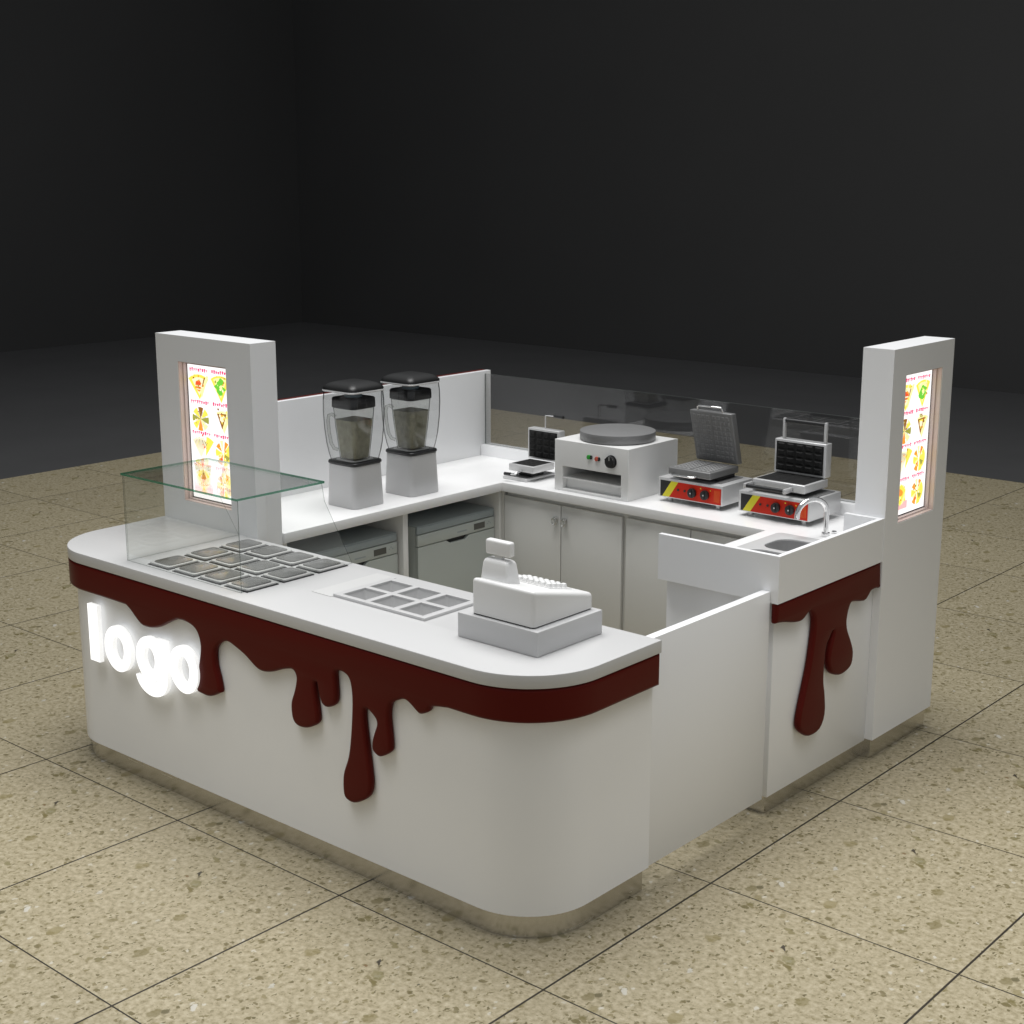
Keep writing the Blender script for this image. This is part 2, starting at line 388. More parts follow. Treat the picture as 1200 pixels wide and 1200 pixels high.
# ------------------------------------------------------------------ the setting
g = MB(); g.box(-14.4, 17.4, -14.2, 14.1, -.3, -.004); struct(g, 'ground', 'ground')
g = MB(); g.box(-5.93, 9, -6, 9, -.2, 0); t_ = struct(g, 'tiled_floor', 'tile')
g = MB(); g.box(-14.6, -14.4, -14.2, 14.3, -.3, 9); struct(g, 'wall', 'wall')
g = MB(); g.box(-14.4, 17.4, 14.1, 14.3, -.3, 9); struct(g, 'wall', 'wall')

# ------------------------------------------------------------------ plan outlines of the front counter
def plan(x0, x1, y0, y1, r, n=18):
    P = [(x0, y1)]
    for k in range(n + 1):
        a = R(180 + 90 * k / n); P.append((x0 + r + r * math.cos(a), y0 + r + r * math.sin(a)))
    for k in range(n + 1):
        a = R(270 + 90 * k / n); P.append((x1 - r + r * math.cos(a), y0 + r + r * math.sin(a)))
    P.append((x1, y1))
    return P
X0, X1, Y0, Y1, RR = -.105, 2.885, .113, .80, .315

fc = thing('service_counter', 'long white front counter with rounded corners, lit letters and dripping chocolate band', 'counter', (1.4, .45, 0))
b = MB(); b.ring(plan(X0 + .035, X1 - .035, Y0 + .032, Y1 - .002, RR - .035), plan(X0 + .065, X1 - .065, Y0 + .062, Y1 - .03, RR - .065), .092, .95)
b.build('panel', 'white', fc)
b = MB(); b.prism(plan(X0 + .055, X1 - .050, Y0 + .052, Y1 - .02, RR - .055), 0, .094); b.build('plinth', 'steel', fc)
# worktop with the cut-out of the compartment tray
bm = curve_mesh([plan(X0, X1, Y0, Y1, RR), [(1.578, .402), (2.072, .402), (2.072, .704), (1.578, .704)]], .049, .0025, 2)
for v in bm.verts: v.co.z += .9755
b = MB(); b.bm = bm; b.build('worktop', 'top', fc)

# dripping chocolate board: flat outline in (arc length, height), then bent round the corners
DRIP_F= [(0.542, 0.824), (0.579, 0.803), (0.622, 0.771), (0.66, 0.754), (0.721, 0.757), (0.783, 0.775), (0.846, 0.807), (0.892, 0.828), (0.907, 0.833), (0.958, 0.835), (1.014, 0.823), (1.044, 0.797), (1.056, 0.754), (1.052, 0.721), (1.04, 0.671), (1.019, 0.603), (1.018, 0.549), (1.054, 0.54), (1.103, 0.541), (1.164, 0.569), (1.176, 0.582), (1.165, 0.637), (1.149, 0.685), (1.148, 0.736), (1.158, 0.762), (1.18, 0.785), (1.216, 0.804), (1.25, 0.805), (1.29, 0.793), (1.342, 0.774), (1.381, 0.753), (1.413, 0.736), (1.445, 0.729), (1.484, 0.734), (1.524, 0.746), (1.563, 0.762), (1.614, 0.777), (1.639, 0.776), (1.652, 0.76), (1.652, 0.738), (1.639, 0.694), (1.62, 0.649), (1.617, 0.613), (1.625, 0.574), (1.649, 0.554), (1.691, 0.554), (1.732, 0.569), (1.766, 0.592), (1.773, 0.617), (1.767, 0.667), (1.758, 0.723), (1.758, 0.754), (1.767, 0.761), (1.774, 0.757), (1.782, 0.717), (1.798, 0.681), (1.827, 0.672), (1.869, 0.693), (1.88, 0.729), (1.878, 0.779), (1.877, 0.819), (1.891, 0.833), (1.92, 0.834), (1.947, 0.824), (1.961, 0.799), (1.967, 0.745), (1.963, 0.671), (1.954, 0.589), (1.939, 0.505), (1.913, 0.441), (1.905, 0.398), (1.907, 0.347), (1.924, 0.325), (1.963, 0.322), (2.011, 0.345), (2.047, 0.376), (2.06, 0.419), (2.056, 0.475), (2.045, 0.557), (2.036, 0.622), (2.03, 0.676), (2.033, 0.711), (2.047, 0.721), (2.069, 0.711), (2.093, 0.692), (2.097, 0.671), (2.082, 0.634), (2.07, 0.597), (2.072, 0.567), (2.094, 0.551), (2.117, 0.551), (2.163, 0.58), (2.17, 0.607), (2.166, 0.661), (2.161, 0.715), (2.167, 0.755), (2.18, 0.777), (2.208, 0.793), (2.242, 0.805), (2.27, 0.797), (2.299, 0.779), (2.316, 0.77), (2.331, 0.771), (2.363, 0.788), (2.377, 0.809), (2.412, 0.818)]
DRIP_R= [(1.559, 0.887), (1.668, 0.857), (1.772, 0.831), (1.818, 0.833), (1.862, 0.854), (1.884, 0.86), (1.913, 0.833), (1.924, 0.787), (1.916, 0.713), (1.896, 0.611), (1.864, 0.512), (1.832, 0.414), (1.829, 0.356), (1.863, 0.32), (1.925, 0.289), (2.009, 0.296), (2.05, 0.356), (2.041, 0.45), (2.026, 0.506), (2.023, 0.558), (2.03, 0.66), (2.056, 0.698), (2.082, 0.725), (2.092, 0.715), (2.072, 0.662), (2.059, 0.607), (2.066, 0.567), (2.094, 0.529), (2.163, 0.502), (2.226, 0.505), (2.269, 0.527), (2.278, 0.584), (2.25, 0.644), (2.216, 0.698), (2.204, 0.746), (2.221, 0.8), (2.25, 0.817), (2.356, 0.797), (2.394, 0.814), (2.424, 0.832), (2.501, 0.83)]
def bent_board(outline, s_map, cuts, thick=.033, bev=.014):
    bm = curve_mesh([outline], thick, bev, 4)
    for s in cuts:
        bmesh.ops.bisect_plane(bm, geom=bm.verts[:] + bm.edges[:] + bm.faces[:], plane_co=(s, 0, 0), plane_no=(1, 0, 0))
    for v in bm.verts:
        (px, py), (nx, ny) = s_map(v.co.x)
        n = v.co.z - thick / 2
        v.co = Vector((px + nx * n, py + ny * n, v.co.y))
    bmesh.ops.recalc_face_normals(bm, faces=bm.faces)
    return bm
LA = Y1 - (Y0 + RR); QA = RR * math.pi / 2; LF = (X1 - RR) - (X0 + RR); LB = Y1 - (Y0 + RR)
def s_front(s):
    e = .001
    if s < LA: return (X0 + e, Y1 - s), (-1, 0)
    s -= LA
    if s < QA:
        a = math.pi + s / RR; return (X0 + RR + (RR - e) * math.cos(a), Y0 + RR + (RR - e) * math.sin(a)), (math.cos(a), math.sin(a))
    s -= QA
    if s < LF: return (X0 + RR + s, Y0 + e), (0, -1)
    s -= LF
    if s < QA:
        a = 1.5 * math.pi + s / RR; return (X1 - RR + (RR - e) * math.cos(a), Y0 + RR + (RR - e) * math.sin(a)), (math.cos(a), math.sin(a))
    s -= QA
    return (X1 - e, Y0 + RR + s), (1, 0)
sx = lambda x: LA + QA + (x - (X0 + RR))
ST = LA + QA + LF + QA + LB
ZB = .825
drip = smooth_loop([(sx(x), z) for x, z in DRIP_F], n=3)
outline = [(0, ZB), (.2, ZB), (LA, ZB), (sx(.42), ZB), (sx(.50), .8245)] + drip + [(sx(2.46), ZB), (ST - .3, ZB), (ST - .001, ZB), (ST - .001, .950), (0, .950)]
cuts = [LA + QA * k / 16 for k in range(17)] + [LA + QA + LF + QA * k / 16 for k in range(17)]
b = MB(); b.bm = bent_board(outline, s_front, cuts); b.build('drip_board', 'choc', fc, smooth=40)

# lit letters
def ell(cx, cz, rx, rz, n=40, a0=0, a1=360):
    return [(cx + rx * math.cos(R(a0 + (a1 - a0) * k / n)), cz + rz * math.sin(R(a0 + (a1 - a0) * k / n))) for k in range(n + (a1 - a0 < 360))]
def letter(loops):
    bm = curve_mesh(loops, .024, .002, 2)
    for v in bm.verts: v.co = Vector((v.co.x, .114 - v.co.z, v.co.y))
    bmesh.ops.recalc_face_normals(bm, faces=bm.faces)
    for f in bm.faces:
        if f.normal.y > -.7: f.material_index = 2 if f.normal.y > .7 else 1
    b = MB(); b.bm = bm; return b.build('letter', ['logo', 'logo_side', 'logo_back'], fc)
letter([[(.266, .520), (.338, .520), (.338, .782), (.266, .782)]])
letter([ell(.482, .615, .098, .104), ell(.486, .615, .042, .058)[::-1]])
g_letter = letter([ell(.714, .620, .094, .100), ell(.714, .620, .040, .054)[::-1]])
hook = [(.764, .722), (.764, .545)] + [(.717 + .047 * math.cos(R(-k * 15)), .540 + .030 * math.sin(R(-k * 15))) for k in range(1, 12)] + [(.666, .530), (.606, .530)] + \
       [(.720 + .114 * math.cos(R(190 + k * 10)), .545 + .092 * math.sin(R(190 + k * 10))) for k in range(0, 17)] + [(.834, .545), (.834, .722)]
bm = curve_mesh([hook], .022, .002, 2)
for v in bm.verts: v.co = Vector((v.co.x, .115 - v.co.z, v.co.y))
bmesh.ops.recalc_face_normals(bm, faces=bm.faces)
for f in bm.faces: f.material_index = 0 if f.normal.y < -.7 else 2 if f.normal.y > .7 else 1
for v in bm.verts: v.co -= ORG[g_letter.name]
bm2 = bmesh.new(); bm2.from_mesh(g_letter.data)
tmp = bpy.data.meshes.new('tmp'); bm.to_mesh(tmp); bm2.from_mesh(tmp); bm2.to_mesh(g_letter.data); bm.free(); bm2.free(); bpy.data.meshes.remove(tmp)
letter([ell(.955, .627, .096, .104), ell(.955, .627, .040, .058)[::-1]])

# ------------------------------------------------------------------ menu towers
def slab_hole(u0, u1, v0, v1, hu0, hu1, hv0, hv1, t):
    return curve_mesh([[(u0, v0), (u1, v0), (u1, v1), (u0, v1)], [(hu0, hv0), (hu0, hv1), (hu1, hv1), (hu1, hv0)]], t)
random.seed(4)
def menu_art(screen, P):
    """flat menu pictures and captions on the screen; P(u, v, d) maps the screen (metres from its lower left corner) to the world"""
    Wd, Ht = .355, .665
    def pic(items):
        b = MB(); used = []
        cu_ = sum(p[0] for _, q in items for p in q) / sum(len(q) for _, q in items); cv_ = sum(p[1] for _, q in items for p in q) / sum(len(q) for _, q in items)
        items = [(m_, [(cu_ + (u - cu_) * .92, cv_ + (w - cv_) * .80) for u, w in q]) for m_, q in items]
        us = [p[0] for _, q in items for p in q]; vs_ = [p[1] for _, q in items for p in q]
        du, dv = (max(us) - min(us)) * .30, (max(vs_) - min(vs_)) * .30
        for _ in range(11):
            items.append((random.choice(('s_brown', 's_orange', 's_cream', 's_olive', 's_red', 's_lemon', 's_yellow', 's_cream')), blob(cu_ + random.uniform(-du, du), cv_ + dv * .25 + random.uniform(-dv, dv), random.uniform(.003, .0075), 7, .4)))
        for k, (mat, pts) in enumerate(items):
            if mat not in used: used.append(mat)
            b.poly([P(u, v, .0010 + .00012 * k) for u, v in pts], used.index(mat))
        b.build('menu_picture', used, screen, smooth=0)
    def blob(cu, cv, r, n=12, j=.25, sq=1):
        return [(cu + r * (1 + random.uniform(-j, j)) * math.cos(2 * math.pi * k / n), cv + sq * r * (1 + random.uniform(-j, j)) * math.sin(2 * math.pi * k / n)) for k in range(n)]
    def wedge(cu, cv, r, a0, a1, n=6): return [(cu, cv)] + [(cu + r * math.cos(R(a0 + (a1 - a0) * k / n)), cv + r * math.sin(R(a0 + (a1 - a0) * k / n))) for k in range(n + 1)]
    cl, cr_ = .092, .268
    rows = [.552, .400, .250, .088]
    # folded crepe with red filling
    v = rows[0]
    pic([('s_yellow', wedge(cl, v - .075, .155, 58, 128)), ('s_cream', wedge(cl, v - .05, .112, 62, 124)), ('s_lemon', [(cl + .018, v - .07), (cl + .085, v + .072), (cl + .068, v + .078), (cl + .01, v - .02)]),
         ('s_brown', [(cl + .03, v + .005), (cl + .056, v + .062), (cl + .046, v + .066), (cl + .02, v + .0)]), ('s_orange', blob(cl - .006, v + .012, .034, 14)), ('s_red', blob(cl - .004, v + .016, .023, 12, .4)),
         ('s_cream', [(cl - .034, v + .004), (cl + .022, v + .004), (cl + .022, v + .012), (cl - .034, v + .012)]), ('s_cream', [(cl - .025, v - .014), (cl + .018, v - .014), (cl + .018, v - .008), (cl - .025, v - .008)])])
    pic([('s_yellow', wedge(cr_, v - .078, .165, 62, 122)), ('s_lemon', wedge(cr_ - .004, v - .05, .125, 66, 118)), ('s_green', blob(cr_ - .004, v + .02, .040, 16, .45)), ('s_lemon', blob(cr_, v + .018, .013, 9, .4)), ('s_green', blob(cr_ - .008, v - .016, .018, 9, .3))])
    v = rows[1]
    w = []
    for k, cname in enumerate(['s_yellow', 's_brown', 's_yellow', 's_olive', 's_yellow', 's_orange', 's_lemon', 's_olive']):
        w.append((cname, wedge(cl, v, .074, k * 45 + 24, k * 45 + 60)))
    pic([('s_grey', wedge(cl, v, .05, 0, 360, 24))] + w)
    pic([('s_lemon', wedge(cr_ + .012, v - .075, .14, 62, 116)), ('s_brown', [(cr_ - .045, v + .045), (cr_ + .038, v + .05), (cr_ - .004, v - .05)]), ('s_yellow', [(cr_ - .026, v + .038), (cr_ + .020, v + .04), (cr_ - .003, v - .02)]), ('s_cream', blob(cr_ - .003, v + .014, .018, 12, .15))])
    v = rows[2]
    zeb = [('s_cream', wedge(cl - .012, v - .065, .128, 58, 124)), ('s_yellow', wedge(cl + .03, v - .05, .125, 52, 84))]
    for k in range(9):
        a = 60 + k * 7; c_, s_ = math.cos(R(a)), math.sin(R(a))
        zeb.append(('s_dark', [(cl - .012 + c_ * .05 - .003, v - .065 + s_ * .05), (cl - .012 + c_ * .118 - .001, v - .065 + s_ * .118), (cl - .012 + c_ * .118 + .004, v - .065 + s_ * .116)]))
    pic(zeb)
    def fan(v):
        return [('s_lemon', blob(cr_ - .030, v - .012, .026, 12)), ('s_yellow', wedge(cr_, v, .072, -60, 50)), ('s_olive', wedge(cr_ + .006, v - .004, .048, -95, -20)), ('s_orange', wedge(cr_ + .004, v + .008, .066, 52, 82)), ('s_lemon', wedge(cr_ - .006, v + .008, .070, 86, 108)),
                ('s_orange', wedge(cr_ - .012, v + .006, .058, 112, 152)), ('s_yellow', wedge(cr_ - .012, v, .058, 158, 206)), ('s_orange', wedge(cr_ - .006, v - .006, .070, 225, 262)), ('s_red', blob(cr_ - .016, v - .040, .010, 8)), ('s_yellow', wedge(cr_, v - .004, .074, 268, 300))]
    pic(fan(v)); v = rows[3]; pic(fan(v))
    pic([('s_pink', [(.008, .008), (.172, .008), (.172, .055), (.008, .055)]), ('s_lemon', blob(cl, v + .01, .060, 16, .12)), ('s_yellow', [(cl, v - .062), (cl + .055, v + .03), (cl, v + .075), (cl - .055, v + .03)]), ('s_orange', blob(cl, v + .02, .026, 12, .3))])
    # captions: rows of tiny red strokes, too small to read
    for v in (.644, .487, .332, .172):
        for u0, nchar in ((.022, 9), (.200, 8)):
            b = MB()
            for k in range(nchar):
                u = u0 + k * .0168; h = random.choice((.012, .015, .018)); w_ = random.choice((.0045, .0075, .010))
                vv = v - random.uniform(0, .004)
                b.poly([P(u, vv - h / 2, .0032), P(u + w_, vv - h / 2, .0032), P(u + w_, vv + h / 2, .0032), P(u, vv + h / 2, .0032)])
                b.poly([P(u, vv + h * .1, .0036), P(u + .013, vv + h * .1, .0036), P(u + .013, vv + h * .38, .0036), P(u, vv + h * .38, .0036)])
            b.build('menu_text', 's_text', screen, smooth=0)

def tower(label, loc, P, wlen, depth, hole, plinth_in):
    """P(u, d, z): u along the long face from its left end, d depth behind the face"""
    t = thing('menu_tower', label, 'menu tower', loc, 'menu towers at the ends of the kiosk')
    hu0, hu1, hv0, hv1 = hole; fd = .062
    bm = slab_hole(0, wlen, .10, 1.9, hu0, hu1, hv0, hv1, fd)
    for v in bm.verts: v.co = Vector(P(v.co.x, fd / 2 - v.co.z, v.co.y))
    b = MB(); b.bm = bm
    # back slab
    q = [P(0, fd, .10), P(wlen, depth, 1.9)]
    xs = sorted((q[0][0], q[1][0])); ys = sorted((q[0][1], q[1][1]))
    b.box(xs[0], xs[1], ys[0], ys[1], .10, 1.9)
    bmesh.ops.recalc_face_normals(b.bm, faces=b.bm.faces)
    b.build('body', 'white', t)
    q = [P(plinth_in, plinth_in, 0), P(wlen - plinth_in, depth - plinth_in, 0)]
    xs = sorted((q[0][0], q[1][0])); ys = sorted((q[0][1], q[1][1]))
    b = MB(); b.box(xs[0], xs[1], ys[0], ys[1], 0, .102); b.build('plinth', 'steel', t)
    # pink lining of the recess, in two steps
    def lining(a, d0, d1, w):
        bm = curve_mesh([[(hu0 + a, hv0 + a), (hu1 - a, hv0 + a), (hu1 - a, hv1 - a), (hu0 + a, hv1 - a)],
                         [(hu0 + w, hv0 + w), (hu0 + w, hv1 - w), (hu1 - w, hv1 - w), (hu1 - w, hv0 + w)]], d1 - d0)
        for v in bm.verts: v.co = Vector(P(v.co.x, (d0 + d1) / 2 - v.co.z, v.co.y))
        return bm
    b = MB(); b.bm = lining(.0005, .003, .026, .003); b2 = lining(.0005, .026, .058, .009)
    me = bpy.data.meshes.new('tmp'); b2.to_mesh(me); b2.free(); b.bm.from_mesh(me); bpy.data.meshes.remove(me)
    bmesh.ops.recalc_face_normals(b.bm, faces=b.bm.faces)
    b.build('screen_frame', 'reveal', t)
    b = MB()
    q = [P(hu0 + .009, .046, hv0 + .009), P(hu1 - .009, .058, hv1 - .009)]
    xs = sorted((q[0][0], q[1][0])); ys = sorted((q[0][1], q[1][1]))
    b.box(xs[0] , xs[1], ys[0], ys[1], hv0 + .009, hv1 - .009)
    b.build('bezel', 'black', t)
    scn = MB(); e = .015
    scn.poly([P(hu0 + e, .0445, hv0 + e), P(hu1 - e, .0445, hv0 + e), P(hu1 - e, .0445, hv1 - e), P(hu0 + e, .0445, hv1 - e)])
    scr = scn.build('screen', 'screen', t, smooth=0)
    sw, sh = (hu1 - hu0 - 2 * e) / .355, (hv1 - hv0 - 2 * e) / .665
    menu_art(scr, lambda u, v, d: P(hu0 + e + u * sw, .0445 - d, hv0 + e + v * sh))
    return t
tower('tall white menu tower behind the counter end with the glass case, screen facing the front', (.25, .875, 0), lambda u, d, z: (-.098 + u, .80 + d, z), .706, .148, (.165, .525, 1.105, 1.778), .02)
tower('tall white menu tower beside the sink, its screen facing the right side', (2.81, 2.79, 0), lambda u, d, z: (2.888 - d, 2.492 + u, z), .595, .150, (.125, .487, 1.105, 1.778), .02)

# ------------------------------------------------------------------ left (blender) counter with splash wall
lc = thing('appliance_counter', 'white open-fronted side counter with tall splash wall holding two dishwashers', 'counter', (.3, 2.0, 0))
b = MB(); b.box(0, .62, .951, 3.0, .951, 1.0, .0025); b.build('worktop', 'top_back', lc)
b = MB(); b.box(-.034, -.001, .951, 3.092, .09, 1.5, .002); b.build('splash_wall', 'splash', lc)
b = MB(); b.box(-.072, -.0345, .951, 3.092, 1.33, 1.5, .006); b.build('fascia', 'choc', lc)
b = MB(); b.box(-.022, -.002, .97, 3.07, 0, .0895); b.build('plinth', 'steel', lc)
for y0, y1 in ((.951, .982), (1.748, 1.784), (2.488, 2.510)):
    b = MB(); b.box(.0005, .60, y0, y1, .0, .9505, .001); b.build('divider', 'carcass', lc)
b = MB(); b.box(.001, .02, .983, 2.487, .02, .95); b.build('back_panel', 'dark', lc)  # bay back coloured dark in place of the shade inside

def dishwasher(y0, label):
    y1 = y0 + .598
    t = thing('dishwasher', label, 'dishwasher', (.3, (y0 + y1) / 2, 0), 'dishwashers under the side counter')
    b = MB(); b.box(.03, .548, y0, y1, .03, .845, .004)
    for yy in (y0 + .05, y1 - .05):
        for xx in (.08, .5): b.cyl((xx, yy, .016), .018, .032, seg=16)
    b.build('body', 'dish', t)
    b = MB(); b.box(.03, .566, y0 - .001, y1 + .001, .8455, .851, .002); b.box(.549, .568, y0, y1, .808, .845, .004); b.build('top_panel', 'dishtop', t)
    b = MB(); b.box(.549, .570, y0, y1, .743, .805, .003); cp = b.build('control_panel', 'dish', t)
    b = MB(); b.box(.5695, .5715, y0 + .432, y0 + .518, .757, .790); b.build('display', 'lcd', cp)
    b = MB()
    for k in range(3): b.cyl((.5702, y0 + .540 + .012 * k, .774 + .010 * (k % 2)), .0035, .003, axis=0, seg=10)
    b.build('button', 'dishtop', cp)
    b = MB(); b.box(.5695, .5705, y0 + .30, y0 + .375, .765, .772); b.build('badge', 'dishtop', cp)
    # door with a trapezoid grip recess at its top edge
    ya, yb, yc, yd = y0 + .215, y0 + .245, y0 + .365, y0 + .395
    b = MB(); b.prism([(y0, .10), (y1, .10), (y1, .739), (yd, .739), (yc, .720), (yb, .720), (ya, .739), (y0, .739)], .549, .570, axis=0); d = b.build('door', 'dish', t)
    b = MB(); b.box(.5485, .552, ya, yd, .718, .7425); b.build('handle_recess', 'dark', t)
    b = MB(); b.box(.50, .545, y0 + .01, y1 - .01, .03, .095); b.build('kick_plate', 'dark', t)
    return t
dishwasher(1.137, 'grey dishwasher half hidden behind the front counter, nearer the menu tower')
dishwasher(1.884, 'grey dishwasher in the bay next to the corner, its whole control panel in view')

# ------------------------------------------------------------------ back counter
bc = thing('cabinet_counter', 'white back counter with cupboard doors holding the crepe and waffle makers', 'counter', (1.4, 2.75, 0))
SINK_BOWLS = [(2.432, 2.70, 2.185, 2.400), (2.424, 2.70, 1.82, 2.150)]
bm = curve_mesh([[(.6205, 2.49), (2.283, 2.49), (2.283, 1.632), (2.849, 1.632), (2.849, 2.4645), (2.735, 2.4645), (2.735, 2.9995), (.6205, 2.9995)]] + [rrect(x0 - .006, x1 + .006, y0 - .006, y1 + .006, .07)[::-1] for x0, x1, y0, y1 in SINK_BOWLS], .049, .002, 2)
for v in bm.verts: v.co.z += .9755
b = MB(); b.bm = bm
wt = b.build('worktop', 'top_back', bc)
b = MB(); b.box(.0, 2.736, 3.0005, 3.09, .09, 1.063, .003); b.build('curb', 'white', bc)
b = MB(); b.box(.62, 2.25, 2.535, 2.99, .09, .9505); b.box(.575, .612, 2.5125, 2.56, .0, .9505); b.build('carcass', 'carcass', bc)
b = MB(); b.box(.005, 2.73, 2.57, 3.07, 0, .0895); b.build('plinth', 'steel', bc)
def door(x0, x1, knob):
    b = MB(); b.box(x0, x1, 2.513, 2.533, .10, .925, .0015); d = b.build('door', 'carcass', bc)
    if knob:
        b = MB(); b.cyl((knob, 2.505, .852), .012, .016, axis=1, seg=20, bev=.002); b.cyl((knob, 2.494, .852), .006, .012, axis=1, seg=12)
        b.tube([(knob + .016 * math.cos(a), 2.492, .838 + .018 * math.sin(a)) for a in [2 * math.pi * k / 16 for k in range(17)]], .0028, 8)
        b.build('knob', 'chrome', d)
door(.616, 1.013, .985); door(1.019, 1.418, 1.046); door(1.446, 1.840, 1.81); door(1.846, 2.245, 1.876)

gs = thing('glass_screen', 'long smoky glass screen standing on the back curb between wall and tower', 'glass screen', (1.37, 3.05, 1.063))
b = MB(); b.box(.0, 2.736, 3.038, 3.048, 1.0635, 1.484)
for f in b.bm.faces:
    if abs(f.normal.y) < .5: f.material_index = 1
b.build('pane', ['glass_back', 'gseam'], gs, smooth=0)

# ------------------------------------------------------------------ sink counter
sk = thing('sink_counter', 'short white sink counter with raised upstand and two long chocolate drips', 'counter', (2.57, 2.05, 0))
b = MB(); b.box(2.315, 2.849, 1.642, 2.4915, .092, .9505, .0015); b.build('panel', 'white', sk)
b = MB(); b.box(2.34, 2.820, 1.672, 2.52, 0, .0945); b.build('plinth', 'steel', sk)
bm = bmesh.new()
b = MB(); b.bm = bm
b.prism([(2.292, 1.605), (2.885, 1.605), (2.885, 2.4915), (2.737, 2.4915), (2.700, 2.4915), (2.700, 2.466), (2.862, 2.466), (2.862, 1.629), (2.292, 1.629)], 1.0005, 1.15)
b.prism([(2.292, 1.605), (2.885, 1.605), (2.885, 2.4915), (2.8495, 2.4915), (2.8495, 1.6315), (2.292, 1.6315)], .951, 1.0005)
b.build('upstand', 'white', sk)
drip = smooth_loop([(1.6055, .868), (1.668, .860), (1.76, .838)] + DRIP_R[3:], n=3)
outl = drip + [(2.4895, .828), (2.4895, .9505), (1.6055, .9505)]
outl = [(min(y, 2.4895), z) for y, z in outl]
b = MB(); b.bm = bent_board(outl, lambda s: ((2.884, s), (1, 0)), [])
b.build('drip_board', 'choc', sk, smooth=40)

sn = thing('sink', 'stainless steel double-bowl sink set into the white counter', 'sink', (2.56, 2.15, 1.0))
bowls = SINK_BOWLS
bm = curve_mesh([rrect(2.362, 2.77, 1.78, 2.477, .03)] + [rrect(x0, x1, y0, y1, .07)[::-1] for x0, x1, y0, y1 in bowls], .006, .002, 2)
for v in bm.verts: v.co.z += 1.0035
b = MB(); b.bm = bm; b.build('rim', 'sink_rim', sn)
for x0, x1, y0, y1 in bowls:
    b = MB(); secs = []
    for z, i in ((1.003, 0), (.999, .003), (.93, .008), (.90, .02), (.897, .05)):
        secs.append([(x, y, z) for x, y in rrect(x0 + i, x1 - i, y0 + i, y1 - i, .07 - i * .6)])
    b.loft(secs, cap0=False); bw = b.build('bowl', 'sink_bowl', sn)
    b = MB(); b.cyl(((x0 + x1) / 2, (y0 + y1) / 2, .899), .022, .004, seg=24, bev=.001); b.build('drain', 'chrome', bw)
fa = thing('faucet', 'chrome swan-neck tap curving over the sink', 'faucet', (2.555, 2.57, 1.0))
FB = (2.555, 2.570); tx, ty = 2.49, 2.415
pts = [(FB[0], FB[1], z) for z in (1.018, 1.05, 1.09, 1.115)]
for k in range(1, 17):
    a = math.pi * k / 16
    u = (1 - math.cos(a)) / 2
    pts.append((FB[0] + (tx - FB[0]) * u, FB[1] + (ty - FB[1]) * u, 1.115 + .068 * math.sin(a)))
pts.append((tx, ty, 1.100))
b = MB(); b.tube(pts, .0125, 14); b.build('spout', 'chrome', fa, smooth=70)
b = MB(); b.cyl((*FB, 1.010), .019, .018, seg=28, bev=.002); b.build('base', 'chrome', fa)
b = MB(); b.cyl((2.556, 2.648, 1.006), .012, .010, seg=20, bev=.002); b.build('lever', 'chrome', fa)

# swinging entrance gate
sg = thing('swing_gate', 'plain low white gate panel between front counter and sink counter', 'gate', (2.83, 1.2, 0))
b = MB(); b.box(2.812, 2.8497, .7985, 1.603, .098, 1.0, .0012); b.build('panel', 'white', sg)

# ------------------------------------------------------------------ glass display case on the front counter
dc = thing('display_case', 'clear glass food guard with green edges over the lidded pans', 'display case', (.9, .5, 1.0))
CX0 = .478
def pane(poly, t, axis, a0, name='pane', edge='gedge'):
    b = MB(); b.prism(poly, a0, a0 + t, axis=axis)
    for f in b.bm.faces:
        if abs(f.normal['xyz'.index('xyz'[axis])]) < .5: f.material_index = 1
    b.build(name, ['glass', edge], dc, smooth=0)
pane([(CX0 - .004, .176), (1.262, .176), (1.262, .640), (CX0 - .004, .640)], .009, 2, 1.380, 'top_pane')
pane([(CX0, 1.0008), (1.258, 1.0008), (1.258, 1.3795), (CX0, 1.3795)], .004, 1, .182, 'front_pane', 'gseam')
for x in (CX0 + .001, 1.251):
    pane([(.188, 1.0008), (.793, 1.0008), (.645, 1.30), (.632, 1.3795), (.188, 1.3795)], .004, 0, x, 'side_pane', 'gseam')

# lidded pans, four by three
LP = ['leftmost', 'second from the left', 'third from the left', 'rightmost']
proto = None
for j, (y0, row) in enumerate(((.205, 'front row under the glass guard'), (.397, 'middle row under the glass guard'), (.589, 'back row nearest the menu tower'))):
    for i in range(4):
        x0 = .605 + i * .1745; c_ = (x0 + .07, y0 + .079, 1.0)
        lab = 'smoky lidded food pan, %s of the %s' % (LP[i], row)
        if proto is None:
            proto = thing('food_pan', lab, 'food pan', c_, 'lidded food pans under the glass guard')
            b = MB(); b.box(x0 - .004, x0 + .144, y0 - .004, y0 + .162, 1.0004, 1.0035); b.build('gasket', 'dark', proto)
            b = MB(); b.prism(rrect(x0, x0 + .140, y0, y0 + .158, .012), 1.0037, 1.0125, bev=.0015); b.build('rim', 'pan_rim', proto)
            b = MB(); b.prism(rrect(x0 + .011, x0 + .129, y0 + .011, y0 + .147, .022), 1.0127, 1.0155, bev=.001); b.build('lid', 'pan_lid', proto)
        else: dup(proto, c_, lab)

